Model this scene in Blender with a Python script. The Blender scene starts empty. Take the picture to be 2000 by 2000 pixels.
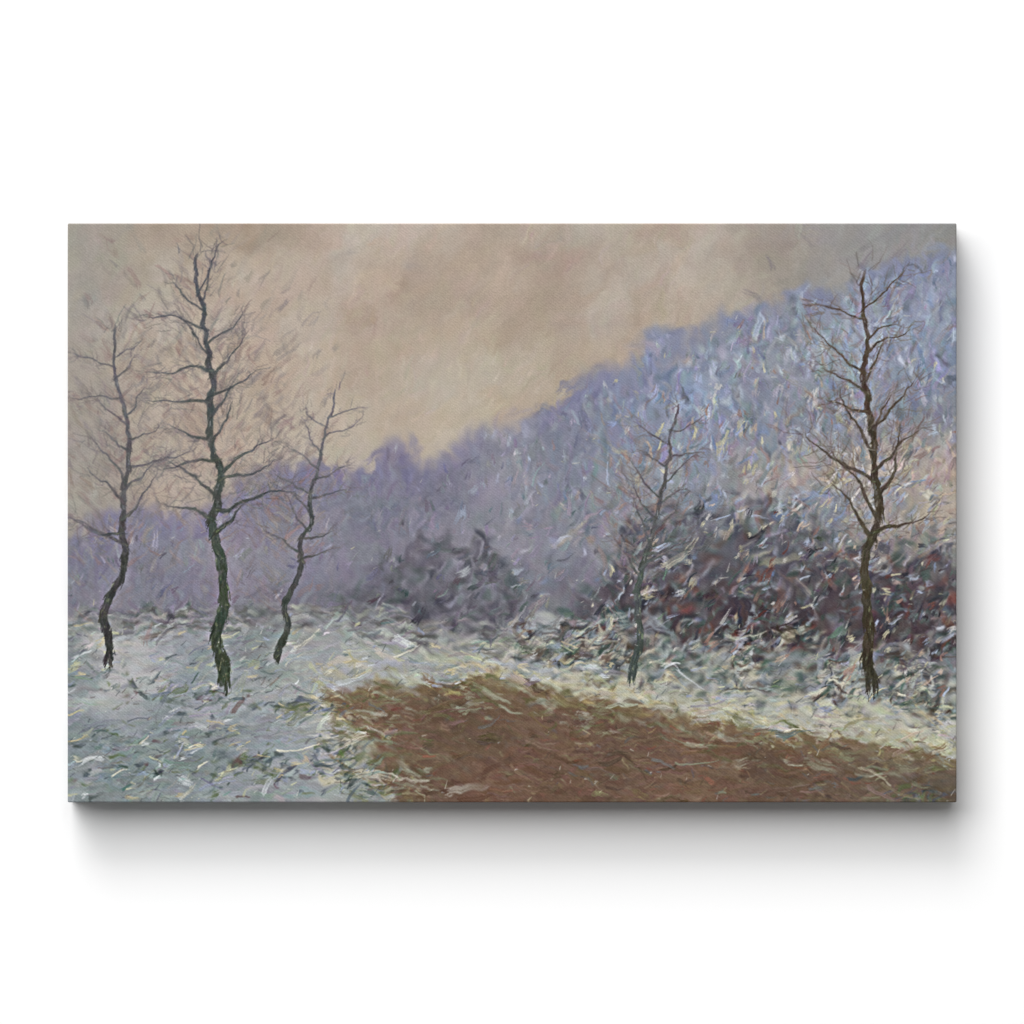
import bpy, math
import numpy as np

# ------------------------------------------------------------------ scene
scene = bpy.context.scene
scene.render.engine = 'CYCLES'
scene.view_settings.view_transform = 'Standard'
scene.view_settings.look = 'None'
scene.view_settings.exposure = 0.0
scene.view_settings.gamma = 1.0
scene.view_settings.use_curve_mapping = False

CW, CH = 0.7002, 0.4561          # canvas width / height in metres
DEPTH = 0.0385                  # thickness of the wrapped canvas
GAP = 0.0022                    # it hangs a hair off the wall
PX = 0.700 / 1735.7                # one photograph pixel on the canvas face

# ================================================================== PAINT
# A generic loose oil sketch of a winter slope, painted stroke by stroke
# into an array of print colours (display space).
NX, NY = 1180, 768
rng = np.random.default_rng(11)


def vnoise(nx, ny, cx, cy, seed, octaves=3, gain=0.5):
    r = np.random.default_rng(seed)
    out = np.zeros((ny, nx)); amp = 1.0; tot = 0.0
    for o in range(octaves):
        gx, gy = max(2, int(cx * 2 ** o)), max(2, int(cy * 2 ** o))
        g = r.random((gy + 2, gx + 2))
        X = np.linspace(0, gx - 1e-6, nx); Y = np.linspace(0, gy - 1e-6, ny)
        xi = X.astype(int); yi = Y.astype(int)
        fx = X - xi; fy = Y - yi
        fx = fx * fx * (3 - 2 * fx); fy = (fy * fy * (3 - 2 * fy))[:, None]
        a = g[np.ix_(yi, xi)]; b = g[np.ix_(yi, xi + 1)]
        c = g[np.ix_(yi + 1, xi)]; d = g[np.ix_(yi + 1, xi + 1)]
        out += amp * ((a * (1 - fx) + b * fx) * (1 - fy) + (c * (1 - fx) + d * fx) * fy)
        tot += amp; amp *= gain
    return np.clip((out / tot - 0.5) * 1.7 + 0.5, 0, 1)


def sstep(a, b, x):
    t = np.clip((x - a) / (b - a), 0, 1)
    return t * t * (3 - 2 * t)


img = np.zeros((NY, NX, 3), np.float32) + np.array([160, 152, 146], np.float32)     # toned ground
relief = np.zeros((NY, NX), np.float32)
BT = vnoise(1024, 1024, 26, 260, 5, 3, 0.65).astype(np.float32)     # bristle texture: slow along a stroke, fast across


def stroke(x, y, ang, L, Wd, col, alpha=0.9, curve=0.0, dry=0.5, jit=16.0, soft=1.2, body=0.0):
    L = min(L, 62.0); curve = max(-.3 / L, min(.3 / L, curve))
    R = 0.5 * (L * max(abs(math.cos(ang)), 0.25) + Wd) + 3
    Q = 0.5 * (L * max(abs(math.sin(ang)), 0.25) + Wd) + 3
    x0, x1 = int(max(0, x - R)), int(min(NX, x + R + 1))
    y0, y1 = int(max(0, y - Q)), int(min(NY, y + Q + 1))
    if x1 <= x0 or y1 <= y0:
        return
    dx = np.arange(x0, x1, dtype=np.float32)[None, :] - x
    dy = np.arange(y0, y1, dtype=np.float32)[:, None] - y
    c, s = math.cos(ang), math.sin(ang)
    u = dx * c + dy * s
    v = dy * c - dx * s - curve * u * u
    ou, ov = int(rng.integers(0, 1024)), int(rng.integers(0, 1024))
    b = BT[(v * 2.2 + ov).astype(np.int32) & 1023, (u * 0.9 + ou).astype(np.int32) & 1023]
    taper = 1 - 0.45 * np.clip(u / L + 0.5, 0, 1)
    a = np.clip((Wd * 0.5 * taper - np.abs(v)) / soft + 0.5, 0, 1)
    a *= np.clip((0.5 * L - np.abs(u) - (b - 0.5) * Wd * 1.6) / (soft * 1.6) + 0.5, 0, 1)
    t = np.clip(u / L + 0.5, 0, 1)
    a *= np.clip(1.0 - dry * (0.35 + t) * np.clip((0.62 - b) * 3.0, 0, 1), 0, 1) * alpha
    cc = np.asarray(col, np.float32)[None, None, :] + ((b - 0.5) * 2 * jit)[..., None]
    sl = img[y0:y1, x0:x1]
    sl += (cc - sl) * a[..., None]
    rl = relief[y0:y1, x0:x1]
    rl += ((0.5 + (b - 0.5) * 0.9) * (0.35 + body) - rl) * a


def blur(a, sx, sy):
    fy = np.fft.fftfreq(a.shape[0] + 64)[:, None]; fx = np.fft.rfftfreq(a.shape[1] + 64)[None, :]
    g = np.exp(-2 * np.pi ** 2 * ((fx * sx) ** 2 + (fy * sy) ** 2))
    out = np.empty_like(a)
    for k in range(a.shape[2]):
        p = np.pad(a[..., k], 32, mode='edge')
        out[..., k] = np.fft.irfft2(np.fft.rfft2(p) * g, s=p.shape)[32:-32, 32:-32]
    return out


def drag(amount, scale, seed):
    """pull the wet paint about with a wandering displacement"""
    global img, relief
    dx = (vnoise(NX, NY, NX / scale, NY / scale, seed, 3) - .5) * 2 * amount
    dy = (vnoise(NX, NY, NX / scale, NY / scale, seed + 1, 3) - .5) * 2 * amount
    jj, ii = np.mgrid[0:NY, 0:NX]
    x = np.clip(ii + dx, 0, NX - 1.001); y = np.clip(jj + dy, 0, NY - 1.001)
    x0 = x.astype(int); y0 = y.astype(int)
    fx = (x - x0)[..., None].astype(np.float32); fy = (y - y0)[..., None].astype(np.float32)
    st = np.dstack([img, relief[..., None]])
    st = (st[y0, x0] * (1 - fx) + st[y0, x0 + 1] * fx) * (1 - fy) + (st[y0 + 1, x0] * (1 - fx) + st[y0 + 1, x0 + 1] * fx) * fy
    img = np.ascontiguousarray(st[..., :3]).astype(np.float32); relief = np.ascontiguousarray(st[..., 3]).astype(np.float32)


def melt(sx, sy, seed, lo, hi, cells=22, weight=None):
    """blend patches of the paint softly into themselves"""
    m = sstep(lo, hi, vnoise(NX, NY, cells, cells * .65, seed, 3))
    if weight is not None:
        m = m * weight
    img[:] = img + (blur(img, sx, sy) - img) * m[..., None]


U = np.linspace(0, 1, NX)
yy, xx = np.mgrid[0:NY, 0:NX]
UU = xx / NX; VV = yy / NY
n_big = vnoise(NX, NY, 5, 3, 21, 4)
n_mid = vnoise(NX, NY, 14, 9, 22, 4)
n_fine = vnoise(NX, NY, 46, 30, 23, 3)
n_b2 = vnoise(NX, NY, 6, 4, 24, 4)
n_m2 = vnoise(NX, NY, 18, 12, 25, 3)
n_edge = vnoise(NX, 2, 30, 1, 26, 4)[0]
n_edge2 = vnoise(NX, 2, 9, 1, 27, 4)[0]

# zone limits, measured down the canvas (0 top .. 1 bottom)
sky_line = np.interp(U, [0, .10, .22, .34, .46, .58, .68, .78, .88, 1.0],
                     [.53, .50, .465, .435, .355, .275, .205, .155, .105, .035]) \
    + (n_edge - .5) * .055 + (n_edge2 - .5) * .05
snow_top = np.interp(U, [0, .15, .3, .5, .62, .75, .88, 1.0],
                     [.68, .69, .69, .71, .745, .765, .78, .80]) + (n_edge2 - .5) * .03
earth_top = np.interp(U, [0, .16, .24, .34, .48, .62, .76, .88, 1.0],
                      [1.3, 1.1, .86, .80, .795, .825, .87, .895, .93]) + (n_edge - .5) * .018
earth_left = np.interp(VV[:, 0], [.70, .74, .78, .83, .90, 1.0],
                       [.30, .30, .30, .30, .315, .37]) + (vnoise(NY, 2, 12, 1, 31, 3)[0] - .5) * .05


def zone(u, v):
    i = min(NX - 1, max(0, int(u * NX)))
    j = min(NY - 1, max(0, int(v * NY)))
    if v < sky_line[i]:
        return 'sky'
    if v > earth_top[i] and u > earth_left[j]:
        return 'earth'
    if v > snow_top[i]:
        return 'snow'
    return 'hill'


def mix(a, b, t):
    return tuple(a[k] + (b[k] - a[k]) * t for k in range(3))


def sky_col(u, v, A, B, C):
    c = mix((167, 151, 136), (197, 184, 168), float(sstep(.25, .75, A)))
    c = mix(c, (186, 167, 153), 0.6 * B)
    c = mix(c, (184, 178, 170), .5 * float(sstep(.55, .8, C)))
    c = mix(c, (190, 176, 154), 0.4 * max(0, 1 - abs(v - .3) * 4) * max(0, 1 - abs(u - .5) * 2.2))
    c = mix(c, (146, 146, 146), float(sstep(.66, .95, u)) * .95)
    c = mix(c, (160, 160, 155), float(sstep(.14, 0, u)) * .6)
    c = mix(c, (166, 154, 160), .35 * float(sstep(.36, .5, v)) * C)
    return c


def hill_col(u, v, A, B, C, i):
    h = (v - sky_line[i]) / max(.05, snow_top[i] - sky_line[i])
    left = mix((116, 117, 132), (150, 147, 158), A)
    left = mix(left, (134, 126, 148), .5 * B)
    left = mix(left, (118, 116, 122), .6 * float(sstep(.6, 1, h)))
    right = mix((112, 119, 134), (160, 166, 176), A)
    right = mix(right, (136, 147, 178), .6 * B * float(sstep(.75, .3, h)))
    right = mix(right, (134, 136, 140), .5 * float(sstep(.25, .5, h)))
    right = mix(right, (176, 162, 152), .95 * float(sstep(.35, .6, C)) * float(sstep(.3, .5, h)) * float(sstep(.7, .82, u)))
    right = mix(right, (96, 98, 104), .75 * float(sstep(.5, .85, h)) * (1 - .7 * A))
    c = mix(left, right, float(sstep(.38, .72, u)))
    return c


def dark_mass(u, v):
    """loose thickets of scrub standing on the slope, as a 0..1 weight"""
    d = 0.0
    for (cu, cv, ru, rv, k) in ((.43, .635, .085, .095, .75), (.36, .665, .06, .05, .5), (.69, .60, .085, .12, .85),
                                (.78, .60, .09, .12, .75), (.62, .68, .05, .06, .6), (.735, .68, .12, .06, 1.0),
                                (.92, .615, .10, .07, .95), (.86, .69, .10, .05, .85), (.985, .68, .06, .06, .7),
                                (.03, .715, .06, .05, .9), (.11, .695, .05, .035, .6)):
        q = ((u - cu) / ru) ** 2 + ((v - cv) / rv) ** 2
        d = max(d, k * max(0.0, min(1.0, (1.25 - q) * 1.6)))
    return d


def snow_col(u, v, A, B, C):
    c = mix((138, 145, 150), (184, 184, 180), A)
    c = mix(c, (152, 158, 176), .5 * B)
    c = mix(c, (186, 180, 152), .65 * C * float(sstep(.05, .4, u)))
    c = mix(c, (128, 138, 140), .8 * float(sstep(.55, .8, C)) * float(sstep(.5, .3, u)))
    c = mix(c, (180, 178, 158), .45 * float(sstep(.45, .6, u)))
    c = mix(c, (122, 134, 134), .5 * float(sstep(.82, 1.0, v)) * float(sstep(.35, .1, u)))
    return c


def earth_col(u, v, A, B, C, i):
    c = mix((93, 77, 63), (121, 99, 80), A)
    c = mix(c, (112, 76, 61), .6 * B)
    c = mix(c, (100, 94, 82), .55 * float(sstep(.80, .98, u)))
    d = v - earth_top[i]
    c = mix(c, (128, 110, 82), .6 * float(sstep(.035, .0, d)))
    c = mix(c, (128, 112, 90), .4 * float(sstep(.5, .25, u)))
    return c


def colour_at(u, v, z=None):
    i = min(NX - 1, max(0, int(u * NX))); j = min(NY - 1, max(0, int(v * NY)))
    A, B, C = n_mid[j, i], n_b2[j, i], n_m2[j, i]
    z = z or zone(u, v)
    if z == 'sky':
        return sky_col(u, v, .25 * n_big[j, i] + .3 * A + .45 * C, B, C)
    if z == 'hill':
        return hill_col(u, v, A, B, C, i)
    if z == 'snow':
        return snow_col(u, v, A, B, C)
    return earth_col(u, v, A, B, C, i)


def jitter(c, s):
    g = rng.normal(0, s)
    return tuple(max(8, min(248, c[k] + g + rng.normal(0, s * .4))) for k in range(3))


def scatter(n, ulo, uhi, vlo, vhi):
    return zip(rng.uniform(ulo, uhi, n), rng.uniform(vlo, vhi, n))


# ---- ground coat
for u, v in scatter(2600, -.02, 1.02, -.02, 1.02):
    c = colour_at(min(max(u, 0), .999), min(max(v, 0), .999))
    stroke(u * NX, v * NY, rng.uniform(-1.2, .2), 90, 46, jitter(c, 5), 1.0, dry=.1, jit=5, soft=6)

# ---- sky: soft scumbled passes along a rising diagonal
for u, v in scatter(3600, -.02, 1.02, -.02, .62):
    if zone(u, v) != 'sky':
        continue
    c = jitter(colour_at(min(max(u, 0), .999), max(v, 0), 'sky'), 5)
    stroke(u * NX, v * NY, -0.95 + rng.normal(0, .6), rng.uniform(14, 46), rng.uniform(10, 24), c, .55, rng.normal(0, .006), .7, 7, 3)
melt(3, 3, 71, .4, .7)
for u, v in scatter(3200, 0, 1, 0, .6):
    if zone(u, v) != 'sky':
        continue
    if n_m2[int(v * NY), int(u * NX)] < .30:
        continue
    c = jitter(colour_at(u, v, 'sky'), 8)
    stroke(u * NX, v * NY, -1.0 + rng.normal(0, .2) + (.5 - n_b2[int(v * NY), int(u * NX)]) * 1.2, rng.uniform(12, 40), rng.uniform(1.5, 5), jitter(c, 7), .5, 0, .9, 15, 1.1)

# ---- slope: rounded frosted tree tops along the ridge, then vertical dabs
for k in range(150):
    u = rng.uniform(0, 1); i = int(u * (NX - 1))
    for q in range(5):
        v = sky_line[i] + rng.uniform(-.006, .03)
        c = mix(hill_col(u, v + .02, rng.random(), .75, 0, i), (122, 118, 158), .45 if u < .62 else .2)
        stroke((u + rng.normal(0, .010)) * NX, v * NY, -1.57 + rng.normal(0, .5), rng.uniform(10, 24), rng.uniform(8, 18),
               jitter(c, 5), .7, rng.normal(0, .01), .6, 10, 1.6)
for u, v in scatter(7600, 0, 1, 0, .84):
    i = int(u * NX)
    if zone(u, v) != 'hill' or v < sky_line[i] + .012:
        continue
    c = colour_at(u, v, 'hill')
    h = (v - sky_line[i]) / max(.05, snow_top[i] - sky_line[i])
    rough = float(sstep(.42, .7, u))
    lean = -1.5 + rng.normal(0, .3) + .55 * rough * float(sstep(.3, .8, h)) * (1 if rng.random() < .6 else -.4)
    stroke(u * NX, v * NY, lean, rng.uniform(12, 34), rng.uniform(4, 11), jitter(c, 7 + 8 * rough), .62 + .2 * rough,
           rng.normal(0, .008), .7, 12 + 6 * rough, 1.3)

melt(1.6, 3, 73, .4, .75)
# thickets on the slope
for u, v in scatter(9000, 0, 1, .42, .80):
    d = dark_mass(u, v)
    if rng.random() > d * .9:
        continue
    warm = float(sstep(.52, .7, v)) * float(sstep(.5, .65, u))
    base = mix((104, 102, 110), (84, 82, 92), rng.random())
    base = mix(base, mix((52, 44, 52), (80, 58, 58), rng.random()), warm * .85)
    if rng.random() < .14:
        base = (70, 88, 82)
    if rng.random() < .08 and u > .55:
        base = (112, 66, 56)
    if rng.random() < .10:
        base = (44, 46, 58)
    stroke(u * NX, v * NY, -1.1 + rng.normal(0, .8), rng.uniform(8, 30), rng.uniform(4, 15), jitter(base, 6), .5 + .3 * warm,
           rng.normal(0, .015), .7, 12, 1.3)

melt(1.6, 1.6, 75, .45, .75)
drag(3, 18, 77)
# frosted flecks catching on the slope, thick on the right
for u, v in scatter(5200, .25, 1, .05, .83):
    i = int(u * NX)
    if zone(u, v) != 'hill':
        continue
    h = (v - sky_line[i]) / max(.05, snow_top[i] - sky_line[i])
    if rng.random() > (.10 + .75 * float(sstep(.45, .8, u))) * (.35 + .65 * n_fine[int(v * NY), i]) * (1 - .55 * dark_mass(u, v)):
        continue
    pal = [(176, 186, 204), (198, 203, 212), (134, 150, 188), (154, 148, 160), (186, 172, 158), (196, 190, 164),
           (104, 116, 122), (88, 92, 102), (146, 120, 112)]
    w = np.array([5, 3, 4, 4, 2.5 * h + .4, 1.6 * h + .3, 2.4, 2.2 * h + .6, 1.2 * h])
    c = pal[rng.choice(len(pal), p=w / w.sum())]
    if u < .5:
        c = mix(c, (150, 142, 168), .6)
    a = (-1.45 if h < .5 else -.75) + rng.normal(0, .45)
    stroke(u * NX, v * NY, a, 5 + rng.exponential(8), 2 + rng.exponential(2.8), jitter(c, 7), .66, rng.normal(0, .02), .75, 16, 1.0, .35)

# ---- snow: long sweeping, slightly curving strokes
for u, v in scatter(9000, 0, 1, .64, 1.0):
    if zone(u, v) != 'snow':
        continue
    c = colour_at(u, v, 'snow')
    slope = (.10 if u > .3 else -.12)
    stroke(u * NX, v * NY, slope + rng.normal(0, .28), rng.uniform(16, 50), rng.uniform(3, 10), jitter(c, 9), .72,
           rng.normal(0, .006), .75, 16, 1.2, .2)
# scrub poking from the snow below the slope
for u, v in scatter(3800, .5, 1, .68, .88):
    i = int(u * NX)
    d = float(sstep(.085, .0, abs(v - (snow_top[i] + .005))))
    if rng.random() > d:
        continue
    pal = [(58, 64, 70), (84, 70, 62), (66, 88, 80), (176, 178, 176), (198, 194, 176), (140, 150, 158), (104, 100, 96)]
    c = pal[rng.choice(7, p=[.14, .12, .12, .18, .14, .17, .13])]
    stroke(u * NX, v * NY, -.35 + rng.normal(0, .6), 6 + rng.exponential(10), 2.5 + rng.exponential(4.5), jitter(c, 8), .72,
           rng.normal(0, .02), .65, 16, 1.1, .3)
for u, v in scatter(2400, 0, .5, .66, .76):
    i = int(u * NX)
    d = float(sstep(.04, 0, abs(v - snow_top[i])))
    if rng.random() > d * .8:
        continue
    c = [(172, 172, 166), (116, 120, 122), (148, 146, 152), (94, 92, 92)][rng.integers(4)]
    stroke(u * NX, v * NY, rng.normal(0, .3), rng.uniform(10, 26), rng.uniform(3, 7), jitter(c, 8), .65, rng.normal(0, .01), .7, 14, 1.1)

for u, v in scatter(2600, .28, 1, .70, .97):
    i = int(u * NX); j = int(v * NY)
    d = earth_top[i] - v
    if zone(u, v) != 'snow' or rng.random() > float(sstep(.10, .02, d)) * .55:
        continue
    c = [(206, 200, 182), (194, 192, 186), (200, 192, 158), (176, 180, 190), (186, 188, 160)][rng.integers(5)]
    stroke(u * NX, v * NY, .14 + rng.normal(0, .22), 12 + rng.exponential(18), 2.5 + rng.exponential(3.2), jitter(c, 7), .62, rng.normal(0, .006), .8, 14, 1.1, .3)
melt(2.5, 1.4, 79, .5, .8)
drag(3.5, 24, 81)
# ---- bare earth
for u, v in scatter(7600, .12, 1.02, .70, 1.02):
    uu = min(u, .999); vv = min(v, .999)
    if zone(uu, vv) != 'earth':
        continue
    c = colour_at(uu, vv, 'earth')
    stroke(u * NX, v * NY, .14 + rng.normal(0, .35), rng.uniform(16, 48), rng.uniform(4, 13), jitter(c, 6), .7,
           rng.normal(0, .005), .7, 9, 1.5)
for u, v in scatter(1500, .2, 1, .74, 1.0):
    if zone(u, v) != 'earth':
        continue
    c = [(134, 116, 88), (140, 130, 104), (82, 66, 54), (120, 74, 60), (96, 96, 96)][rng.integers(5)]
    stroke(u * NX, v * NY, .1 + rng.normal(0, .5), rng.uniform(4, 18), rng.uniform(1.2, 3.2), jitter(c, 8), .55, 0, .9, 12, .9)
# lichen-yellow melting edge between earth and snow
for u, v in scatter(5200, .15, 1, .70, 1.0):
    i = int(u * NX); j = int(v * NY)
    d1 = abs(v - earth_top[i] + .008) if u > earth_left[j] - .02 else 9
    d2 = abs(u - earth_left[j]) * 1.1 if v > earth_top[i] else 9
    d = min(d1, d2)
    if rng.random() > float(sstep(.045, 0.0, d)) * .75:
        continue
    pal = [(170, 166, 114), (190, 184, 146), (150, 146, 100), (176, 160, 118), (194, 190, 166), (122, 114, 80)]
    c = pal[rng.integers(6)]
    stroke(u * NX, v * NY, .2 + rng.normal(0, .4), 3 + rng.exponential(6), 1.5 + rng.exponential(2.6), jitter(c, 8), .55, rng.normal(0, .01), .85, 16, 1.1, .2)
melt(2.5, 1.5, 83, .5, .8, 16, sstep(.70, .75, VV))
# moss and dark cracks in the near snow
for u, v in scatter(2600, .2, 1, .74, 1.0):
    i = int(u * NX); j = int(v * NY)
    if u < earth_left[j] - .05 or v < earth_top[i] - .012:
        continue
    d = min(abs(v - earth_top[i]), abs(u - earth_left[j]) * .7)
    if rng.random() > float(sstep(.085, 0, d)) * .5:
        continue
    pal = [(150, 152, 134), (134, 130, 106), (112, 108, 76), (96, 98, 64), (168, 168, 150), (120, 102, 80)]
    stroke(u * NX, v * NY, .15 + rng.normal(0, .3), 8 + rng.exponential(16), 2 + rng.exponential(4), jitter(pal[rng.integers(6)], 8), .6,
           rng.normal(0, .008), .85, 16, 1.2, .2)
for (cu, cv, ru, rv, n) in ((.04, .93, .08, .08, 60), (.15, .90, .12, .08, 70), (.31, .91, .04, .03, 60), (.33, .95, .05, .03, 50),
                            (.10, .80, .10, .04, 60), (.26, .84, .05, .02, 50), (.20, .93, .05, .015, 60), (.17, .815, .05, .02, 46), (.22, .955, .08, .04, 50), (.96, .985, .05, .02, 40)):
    for k in range(n):
        u = cu + rng.normal(0, ru * .5); v = cv + rng.normal(0, rv * .5)
        pal = [(56, 70, 66), (86, 100, 64), (70, 80, 90), (104, 112, 84), (120, 128, 128), (92, 68, 72)]
        w = [.2, .2 if cu > .25 else .1, .2, .15, .25, .1 if cu < .25 else .0]
        c = pal[rng.choice(6, p=np.array(w) / sum(w))]
        stroke(u * NX, v * NY, -.3 + rng.normal(0, .4), 4 + rng.exponential(8), 1.3 + rng.exponential(2.6), jitter(c, 7), .62, rng.normal(0, .02), .7, 10, .9)


melt(1.4, 1.4, 85, .55, .8)
drag(3, 26, 87)
for u, v in scatter(10500, 0, 1, .05, 1.0):
    z = zone(u, v)
    i = int(u * NX); j = int(v * NY)
    if z == 'sky':
        continue
    keep = n_fine[j, i] * (.35 + .75 * float(sstep(.35, .75, u)) if z == 'hill' else .8 if z == 'snow' else .45)
    if rng.random() > keep:
        continue
    # pick up the colour lying there and push it lighter or darker
    c = img[j, i] + rng.normal(0, 15) + rng.normal(0, 5, 3)
    if z == 'hill':
        dm = dark_mass(u, v)
        if u > .5 and rng.random() < .30 * dm:
            c = np.array([(196, 190, 172), (172, 178, 192), (104, 62, 56), (40, 40, 50), (46, 50, 58), (58, 44, 50), (74, 90, 84)][rng.integers(7)]) + rng.normal(0, 8)
        elif u > .60 and rng.random() < .34 * float(sstep(.12, .4, v)):
            c = np.array([(204, 200, 196), (188, 168, 152), (150, 120, 110), (196, 190, 160), (120, 128, 130), (168, 178, 200)][rng.integers(6)]) + rng.normal(0, 7)
        h = (v - sky_line[i]) / max(.05, snow_top[i] - sky_line[i])
        a = (-1.5 if h < .45 else -.8) + rng.normal(0, .4)
        L, W = 5 + rng.exponential(6.5), 2.6 + rng.exponential(3.0)
    elif z == 'snow':
        if rng.random() < .34:
            c = np.array([(212, 208, 190), (204, 208, 210), (196, 184, 150), (148, 156, 176), (112, 124, 122), (190, 192, 160)][rng.integers(6)]) + rng.normal(0, 8)
        a = (.1 if u > .35 else -.2) + rng.normal(0, .35); L, W = 7 + rng.exponential(10), 2 + rng.exponential(2.6)
    else:
        a = .1 + rng.normal(0, .3); L, W = 8 + rng.exponential(13), 2.5 + rng.exponential(3.4)
        c = c + (img[j, i] - c) * .35
        if rng.random() < .16:
            c = np.array([(132, 126, 92), (112, 112, 92), (134, 88, 70), (104, 102, 100), (84, 68, 54)][rng.integers(5)]) + rng.normal(0, 6)
    stroke(u * NX, v * NY, a, L, min(W, 14), np.clip(c, 20, 235), .7, rng.normal(0, .012), .7, 16, 1.0, .35)
# ---- bare saplings: a wandering stem, upswept branches, wispy twigs
def limb(x, y, ang, length, w0, w1, cols, wob=.16, depth=0, alpha=.85):
    n = max(3, int(length / 7)); pts = []
    a = ang
    for k in range(n):
        t = k / (n - 1)
        a += rng.normal(0, wob) + (ang - a) * .25
        st = length / n
        nx_, ny_ = x + math.cos(a) * st, y + math.sin(a) * st
        w = w0 + (w1 - w0) * t
        c = mix(cols[0], cols[1], min(1, t * 1.1))
        stroke((x + nx_) / 2, (y + ny_) / 2, a, st * 1.7 + w, w * 1.5, jitter(c, 6), alpha, 0, .35, 16, .9, .4)
        if rng.random() < .30 and w > 3:
            stroke(x + rng.normal(0, w * .3), y, a, st * 1.1, w * .4, jitter((140, 146, 116) if t < .4 else (150, 152, 158), 9), .5, 0, .7, 12, .8, .5)
        x, y = nx_, ny_
        pts.append((x, y, a, w, t))
    return pts


def twigs(x, y, a, n, reach, col, alpha=.4):
    for k in range(n):
        b = a + rng.normal(0, .5)
        L = reach * rng.uniform(.4, 1)
        ox, oy = x + rng.normal(0, reach * .25), y + rng.normal(0, reach * .25)
        stroke(ox + math.cos(b) * L * .5, oy + math.sin(b) * L * .5, b, L, rng.uniform(1.1, 2.2), jitter(col, 9), alpha, rng.normal(0, .012), .6, 10, .9)


def haze_crown(x, y, rx, ry, n, cols, alpha=.34):
    for k in range(n):
        px = x + rng.normal(0, rx * .55); py = y + rng.normal(0, ry * .5)
        side = 1 if px > x else -1
        ang = -1.57 + side * rng.uniform(.3, 1.1)
        stroke(px, py, ang, rng.uniform(10, 34), rng.uniform(3, 9), jitter(cols[rng.integers(len(cols))], 7), alpha * rng.uniform(.5, 1.4),
               rng.normal(0, .01), .95, 14, 1.4)


def sapling(u, vb, vt, w, lean, up, low, spread, nb, crown):
    x, y = u * NX, vb * NY
    L = (vb - vt) * NY
    cx = x + lean * L * .65
    haze_crown(cx, (vt + (vb - vt) * .36) * NY, spread, L * .40, crown, [(142, 130, 126), (118, 112, 114), (136, 112, 108), (156, 148, 140)])
    pts = limb(x, y, -1.57 + lean, L, w, w * .28, (low, up), .17)
    side = 1
    for k in range(nb):
        t = .34 + .6 * (k + rng.uniform(-.3, .3)) / nb
        p = pts[min(len(pts) - 1, int(t * len(pts)))]
        side = -side if rng.random() < .8 else side
        ang = p[2] + side * rng.uniform(.65, 1.15)
        bl = spread * (1.15 - t * .6) * rng.uniform(.6, 1.15)
        q = limb(p[0], p[1], ang, bl, max(1.7, p[3] * .55), 1.1, (mix(low, up, t), up), .17, 1, .72)
        for m in q[1:]:
            twigs(m[0], m[1], m[2] + rng.choice([-1, 1]) * .5, 3, bl * .34, mix(up, (136, 124, 120), .45), .45)
        e = q[-1]
        twigs(e[0], e[1], e[2], 5, bl * .35, mix(up, (136, 124, 120), .4), .42)
    e = pts[-1]
    twigs(e[0], e[1], -1.57, 8, spread * .35, up, .45)


MOSS = (62, 72, 54); BARK = (78, 80, 88); WARM = (88, 76, 68)
sapling(.235, .745, .27, 7, .04, (104, 102, 110), (72, 76, 70), 66, 13, 300)
sapling(.175, .79, .035, 12, -.04, BARK, MOSS, 112, 20, 700)
sapling(.045, .755, .16, 9, .03, (100, 98, 104), (68, 68, 66), 90, 15, 460)
sapling(.635, .785, .30, 8, .04, (104, 100, 106), (74, 84, 78), 70, 13, 260)
sapling(.905, .80, .07, 12, -.05, WARM, (66, 62, 46), 116, 17, 380)

drag(1.6, 14, 89)
clear = .25 + .75 * sstep(-.01, .03, VV - sky_line[None, :])
img += (img - blur(img, 5, 5)) * (.55 * clear)[..., None] + (img - blur(img, 1.2, 1.2)) * (.6 * clear)[..., None]
# ---- last touches: tiny thick dots of light paint, everywhere but the sky
for u, v in scatter(2300, 0, 1, .12, 1.0):
    z = zone(u, v)
    if z == 'sky' or (z == 'earth' and rng.random() < .75) or (z == 'hill' and rng.random() < (.9 if u < .5 else .4)) or n_fine[int(v * NY), int(u * NX)] < .45:
        continue
    c = [(214, 212, 200), (196, 202, 208), (206, 200, 162), (222, 220, 214)][rng.integers(4)]
    stroke(u * NX, v * NY, rng.uniform(-1.6, .6), 2 + rng.exponential(2.6), rng.uniform(1.0, 2.3), c, .65, 0, .4, 12, .8, .8)
for u, v in scatter(1500, 0, 1, .45, 1.0):
    z = zone(u, v)
    if z in ('sky', 'earth') or (u < .64 and v < .69) or n_m2[int(v * NY), int(u * NX)] < .5:
        continue
    c = [(52, 58, 60), (60, 64, 78), (74, 62, 58)][rng.integers(3)]
    stroke(u * NX, v * NY, rng.uniform(-1.2, .5), rng.uniform(4, 13), rng.uniform(1.1, 2.4), c, .5, rng.normal(0, .02), .6, 8, .8)
# grain of the brushed ground showing through, stronger where the paint is thick
grain = vnoise(NX, NY, NX / 3.2, NY / 3.2, 93, 2) - .5
rough_w = (.35 + .65 * sstep(0, .03, VV - sky_line[None, :])) * (.5 + n_fine)
img += (grain * 9 * rough_w)[..., None]
#PAINT_END

# ------------------------------------------------------------------ print colours -> surface colours
disp = np.clip(img, 4, 250) / 255.0
lin = np.where(disp <= 0.04045, disp / 12.92, ((disp + 0.055) / 1.055) ** 2.4)
ALB = 1.30                       # light falling on the face: display value -> reflectance
alb = np.clip(lin / ALB, 0.004, 0.8).astype(np.float32)
rel = np.clip(relief, 0, 1).astype(np.float32)

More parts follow.
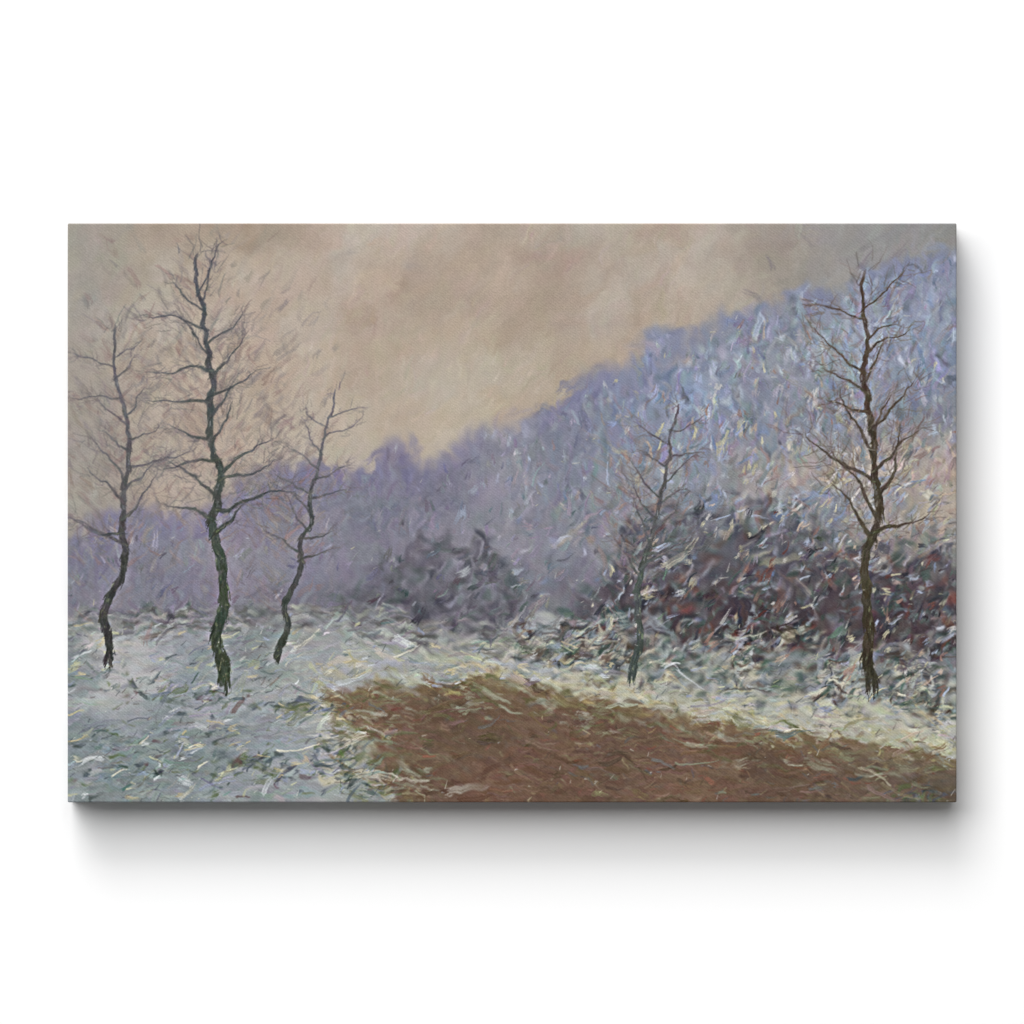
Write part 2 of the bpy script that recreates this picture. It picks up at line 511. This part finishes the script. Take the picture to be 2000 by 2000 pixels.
# ================================================================== MATERIALS
def new_mat(name):
    m = bpy.data.materials.new(name); m.use_nodes = True
    nt = m.node_tree
    return m, nt, nt.nodes['Principled BSDF']


def math_node(nt, op, a, b=None):
    n = nt.nodes.new('ShaderNodeMath'); n.operation = op
    for k, s in enumerate((a, b)):
        if s is None:
            continue
        if isinstance(s, (int, float)):
            n.inputs[k].default_value = s
        else:
            nt.links.new(s, n.inputs[k])
    return n.outputs[0]


# printed canvas: ink colour from the painted attribute, cotton weave as bump and as ink take-up
m_print, nt, bs = new_mat('printed_cotton_canvas')
ink = nt.nodes.new('ShaderNodeAttribute'); ink.attribute_name = 'ink'
imp = nt.nodes.new('ShaderNodeAttribute'); imp.attribute_name = 'relief'
tc = nt.nodes.new('ShaderNodeTexCoord')
sep = nt.nodes.new('ShaderNodeSeparateXYZ'); nt.links.new(tc.outputs['Object'], sep.inputs[0])
wob = nt.nodes.new('ShaderNodeTexNoise'); wob.inputs['Scale'].default_value = 260; wob.inputs['Detail'].default_value = 2
nt.links.new(tc.outputs['Object'], wob.inputs['Vector'])
X, Z = sep.outputs['X'], sep.outputs['Z']
K = 2 * math.pi / (4.7 * PX)
diag = math_node(nt, 'ADD', math_node(nt, 'MULTIPLY', X, K * .58), math_node(nt, 'MULTIPLY', Z, K * .78))
diag = math_node(nt, 'ADD', diag, math_node(nt, 'MULTIPLY', wob.outputs[0], 8.0))
twill = math_node(nt, 'SINE', diag)
weft = math_node(nt, 'SINE', math_node(nt, 'MULTIPLY', Z, 2 * math.pi / (3.1 * PX)))
warp = math_node(nt, 'SINE', math_node(nt, 'MULTIPLY', X, 2 * math.pi / (3.3 * PX)))
weave = math_node(nt, 'ADD', math_node(nt, 'MULTIPLY', twill, .62), math_node(nt, 'MULTIPLY', math_node(nt, 'ADD', weft, warp), .25))
slub = nt.nodes.new('ShaderNodeTexNoise'); slub.inputs['Scale'].default_value = 900; slub.inputs['Detail'].default_value = 1
nt.links.new(tc.outputs['Object'], slub.inputs['Vector'])
takeup = math_node(nt, 'ADD', math_node(nt, 'MULTIPLY', weave, .06), math_node(nt, 'MULTIPLY', math_node(nt, 'SUBTRACT', slub.outputs[0], .5), .34))
gain = math_node(nt, 'ADD', takeup, 1.0)
mx = nt.nodes.new('ShaderNodeVectorMath'); mx.operation = 'SCALE'
nt.links.new(ink.outputs['Color'], mx.inputs[0]); nt.links.new(gain, mx.inputs['Scale'])
nt.links.new(mx.outputs[0], bs.inputs['Base Color'])
bs.inputs['Roughness'].default_value = .72
bs.inputs['Specular IOR Level'].default_value = .18
hgt = math_node(nt, 'ADD', math_node(nt, 'MULTIPLY', weave, .10), math_node(nt, 'MULTIPLY', imp.outputs['Fac'], 1.0))
bmp = nt.nodes.new('ShaderNodeBump'); bmp.inputs['Strength'].default_value = .55; bmp.inputs['Distance'].default_value = .0008
nt.links.new(hgt, bmp.inputs['Height']); nt.links.new(bmp.outputs[0], bs.inputs['Normal'])

# white wall: matt emulsion with a faint roller nap
m_wall, nt, bs = new_mat('white_wall_paint')
bs.inputs['Base Color'].default_value = (.86, .86, .86, 1)
bs.inputs['Roughness'].default_value = .9
bs.inputs['Specular IOR Level'].default_value = .1
nz = nt.nodes.new('ShaderNodeTexNoise'); nz.inputs['Scale'].default_value = 700; nz.inputs['Detail'].default_value = 3
tcw = nt.nodes.new('ShaderNodeTexCoord'); nt.links.new(tcw.outputs['Object'], nz.inputs['Vector'])
bw = nt.nodes.new('ShaderNodeBump'); bw.inputs['Strength'].default_value = .04; bw.inputs['Distance'].default_value = .0004
nt.links.new(nz.outputs[0], bw.inputs['Height']); nt.links.new(bw.outputs[0], bs.inputs['Normal'])

# pine of the stretcher bars
m_pine, nt, bs = new_mat('pine_wood')
nw = nt.nodes.new('ShaderNodeTexNoise'); nw.inputs['Scale'].default_value = 60; nw.inputs['Detail'].default_value = 5
rp = nt.nodes.new('ShaderNodeValToRGB')
rp.color_ramp.elements[0].color = (.42, .27, .14, 1); rp.color_ramp.elements[1].color = (.62, .45, .26, 1)
nt.links.new(nw.outputs[0], rp.inputs[0]); nt.links.new(rp.outputs[0], bs.inputs['Base Color'])
bs.inputs['Roughness'].default_value = .6

# ================================================================== OBJECTS
col = scene.collection


def link(name, me, mat, parent=None):
    o = bpy.data.objects.new(name, me); col.objects.link(o)
    me.materials.append(mat)
    if parent:
        o.parent = parent
    return o


# ---- wall
S = 9.0
me = bpy.data.meshes.new('wall')
me.from_pydata([(-S, 0, -S), (S, 0, -S), (S, 0, S), (-S, 0, S), (-S, .12, -S), (S, .12, -S), (S, .12, S), (-S, .12, S)], [],
               [(0, 1, 2, 3), (5, 4, 7, 6), (4, 5, 1, 0), (3, 2, 6, 7), (4, 0, 3, 7), (1, 5, 6, 2)])
wall = link('wall', me, m_wall)
wall['kind'] = 'structure'

# ---- canvas print: Empty on the wall, canvas sheet folded round stretcher bars
root = bpy.data.objects.new('canvas_print', None); col.objects.link(root)
root.empty_display_size = .1
root.location = (0, 0, 0)
root['label'] = 'unframed stretched canvas print of a bare wintry landscape in oils, hanging on the white wall'
root['category'] = 'canvas print'

r = .0011                                    # fold radius at the edges
arc = r * math.pi / 2
rings = [arc * k / 5 for k in range(1, 6)]
side = np.linspace(0, DEPTH - r, 25)[1:]
rings = np.array(rings + [arc + s for s in side])
NR = len(rings)
fw, fh = CW / 2 - r, CH / 2 - r
gx = np.concatenate([-fw - rings[::-1], np.linspace(-fw, fw, NX), fw + rings])
gz = np.concatenate([fh + rings[::-1], np.linspace(fh, -fh, NY), -fh - rings])   # top row first
GX, GZ = np.meshgrid(gx, gz)
sx = np.sign(GX) * np.maximum(np.abs(GX) - fw, 0); sz = np.sign(GZ) * np.maximum(np.abs(GZ) - fh, 0)
d = np.maximum(np.abs(sx), np.abs(sz))
hyp = np.hypot(sx, sz); hyp[hyp == 0] = 1
th = np.clip(d / r, 0, math.pi / 2)
off = r * np.sin(th)
dep = r * (1 - np.cos(th)) + np.maximum(d - arc, 0)
PXs = np.clip(GX, -fw, fw) + sx / hyp * off
PZs = np.clip(GZ, -fh, fh) + sz / hyp * off
PYs = -(DEPTH + GAP) + dep
# the sheet is never dead flat: a very slight belly away from the bars
belly = .0007 * np.clip(1 - (GX / fw) ** 2, 0, 1) * np.clip(1 - (GZ / fh) ** 2, 0, 1)
PYs = PYs + belly
verts = np.stack([PXs, PYs, PZs], -1).reshape(-1, 3).astype(np.float32)
h_, w_ = GX.shape
idx = np.arange(h_ * w_).reshape(h_, w_)
faces = np.stack([idx[1:, :-1], idx[1:, 1:], idx[:-1, 1:], idx[:-1, :-1]], -1).reshape(-1, 4)
nF = len(faces)
me = bpy.data.meshes.new('canvas')
me.vertices.add(len(verts)); me.vertices.foreach_set('co', verts.ravel())
me.loops.add(nF * 4); me.loops.foreach_set('vertex_index', faces.ravel().astype(np.int32))
me.polygons.add(nF); me.polygons.foreach_set('loop_start', np.arange(0, nF * 4, 4, dtype=np.int32))
me.polygons.foreach_set('use_smooth', np.ones(nF, dtype=bool))
me.update(calc_edges=True)
step = CW / NX
mi = np.concatenate([np.round(rings[::-1] / step), np.arange(NX), NX - 1 - np.round(rings / step)]).astype(int)   # mirrored wrap
mj = np.concatenate([np.round(rings[::-1] / step), np.arange(NY), NY - 1 - np.round(rings / step)]).astype(int)
rgba = np.ones((h_, w_, 4), np.float32)
rgba[..., :3] = alb[np.ix_(mj, mi)]
at = me.attributes.new('ink', 'FLOAT_COLOR', 'POINT'); at.data.foreach_set('color', rgba.ravel())
ar = me.attributes.new('relief', 'FLOAT', 'POINT'); ar.data.foreach_set('value', rel[np.ix_(mj, mi)].ravel())
canvas = link('canvas', me, m_print, root)


# stretcher bars inside the fold, one mesh each
def bar(x0, x1, z0, z1):
    y0, y1 = -(DEPTH + GAP) + .0035, -GAP - .0015
    b = bpy.data.meshes.new('stretcher_bar')
    b.from_pydata([(x0, y0, z0), (x1, y0, z0), (x1, y1, z0), (x0, y1, z0), (x0, y0, z1), (x1, y0, z1), (x1, y1, z1), (x0, y1, z1)], [],
                  [(0, 1, 5, 4), (1, 2, 6, 5), (2, 3, 7, 6), (3, 0, 4, 7), (4, 5, 6, 7), (3, 2, 1, 0)])
    return link('stretcher_bar', b, m_pine, root)


a, bz, t = CW / 2 - .0015, CH / 2 - .0015, .04
bar(-a, a, bz - t, bz); bar(-a, a, -bz, -bz + t)
bar(-a, -a + t, -bz + t + .0005, bz - t - .0005); bar(a - t, a, -bz + t + .0005, bz - t - .0005)

# ================================================================== LIGHT
w = bpy.data.worlds.new('World'); scene.world = w; w.use_nodes = True
bg = w.node_tree.nodes['Background']
bg.inputs['Color'].default_value = (1, 1, 1, 1); bg.inputs['Strength'].default_value = .19

D = 20.0                                       # a pair of large softboxes, above and a little left of the canvas


def softbox(name, tx0, tx1, tz0, tz1, power):
    L = bpy.data.lights.new(name, 'AREA'); L.shape = 'RECTANGLE'
    L.size = (tx1 - tx0) * D; L.size_y = (tz1 - tz0) * D
    L.energy = power
    o = bpy.data.objects.new(name, L); col.objects.link(o)
    o.location = ((tx0 + tx1) / 2 * D, -D, (tz0 + tz1) / 2 * D)
    o.rotation_euler = (math.radians(90), 0, 0)      # shines along +y, square to the wall
    return o


softbox('softbox', -1.05, .0, .15, 1.08, 5960)
softbox('overhead_softbox', -1.05, .0, 1.10, 2.3, 19650)
softbox('side_softbox', .03, .34, .16, 1.6, 1350)

# ================================================================== CAMERA
cam = bpy.data.cameras.new('camera'); co = bpy.data.objects.new('camera', cam); col.objects.link(co)
dist = 5.0
co.location = (0, -(DEPTH + GAP) - dist, 0)
co.rotation_euler = (math.radians(90), 0, 0)
cam.sensor_width = 36
cam.lens = 36 * dist / (2000 * PX)
cam.shift_x = -0.2 / 2000
cam.shift_y = 1.7 / 2000
cam.clip_end = 100
scene.camera = co
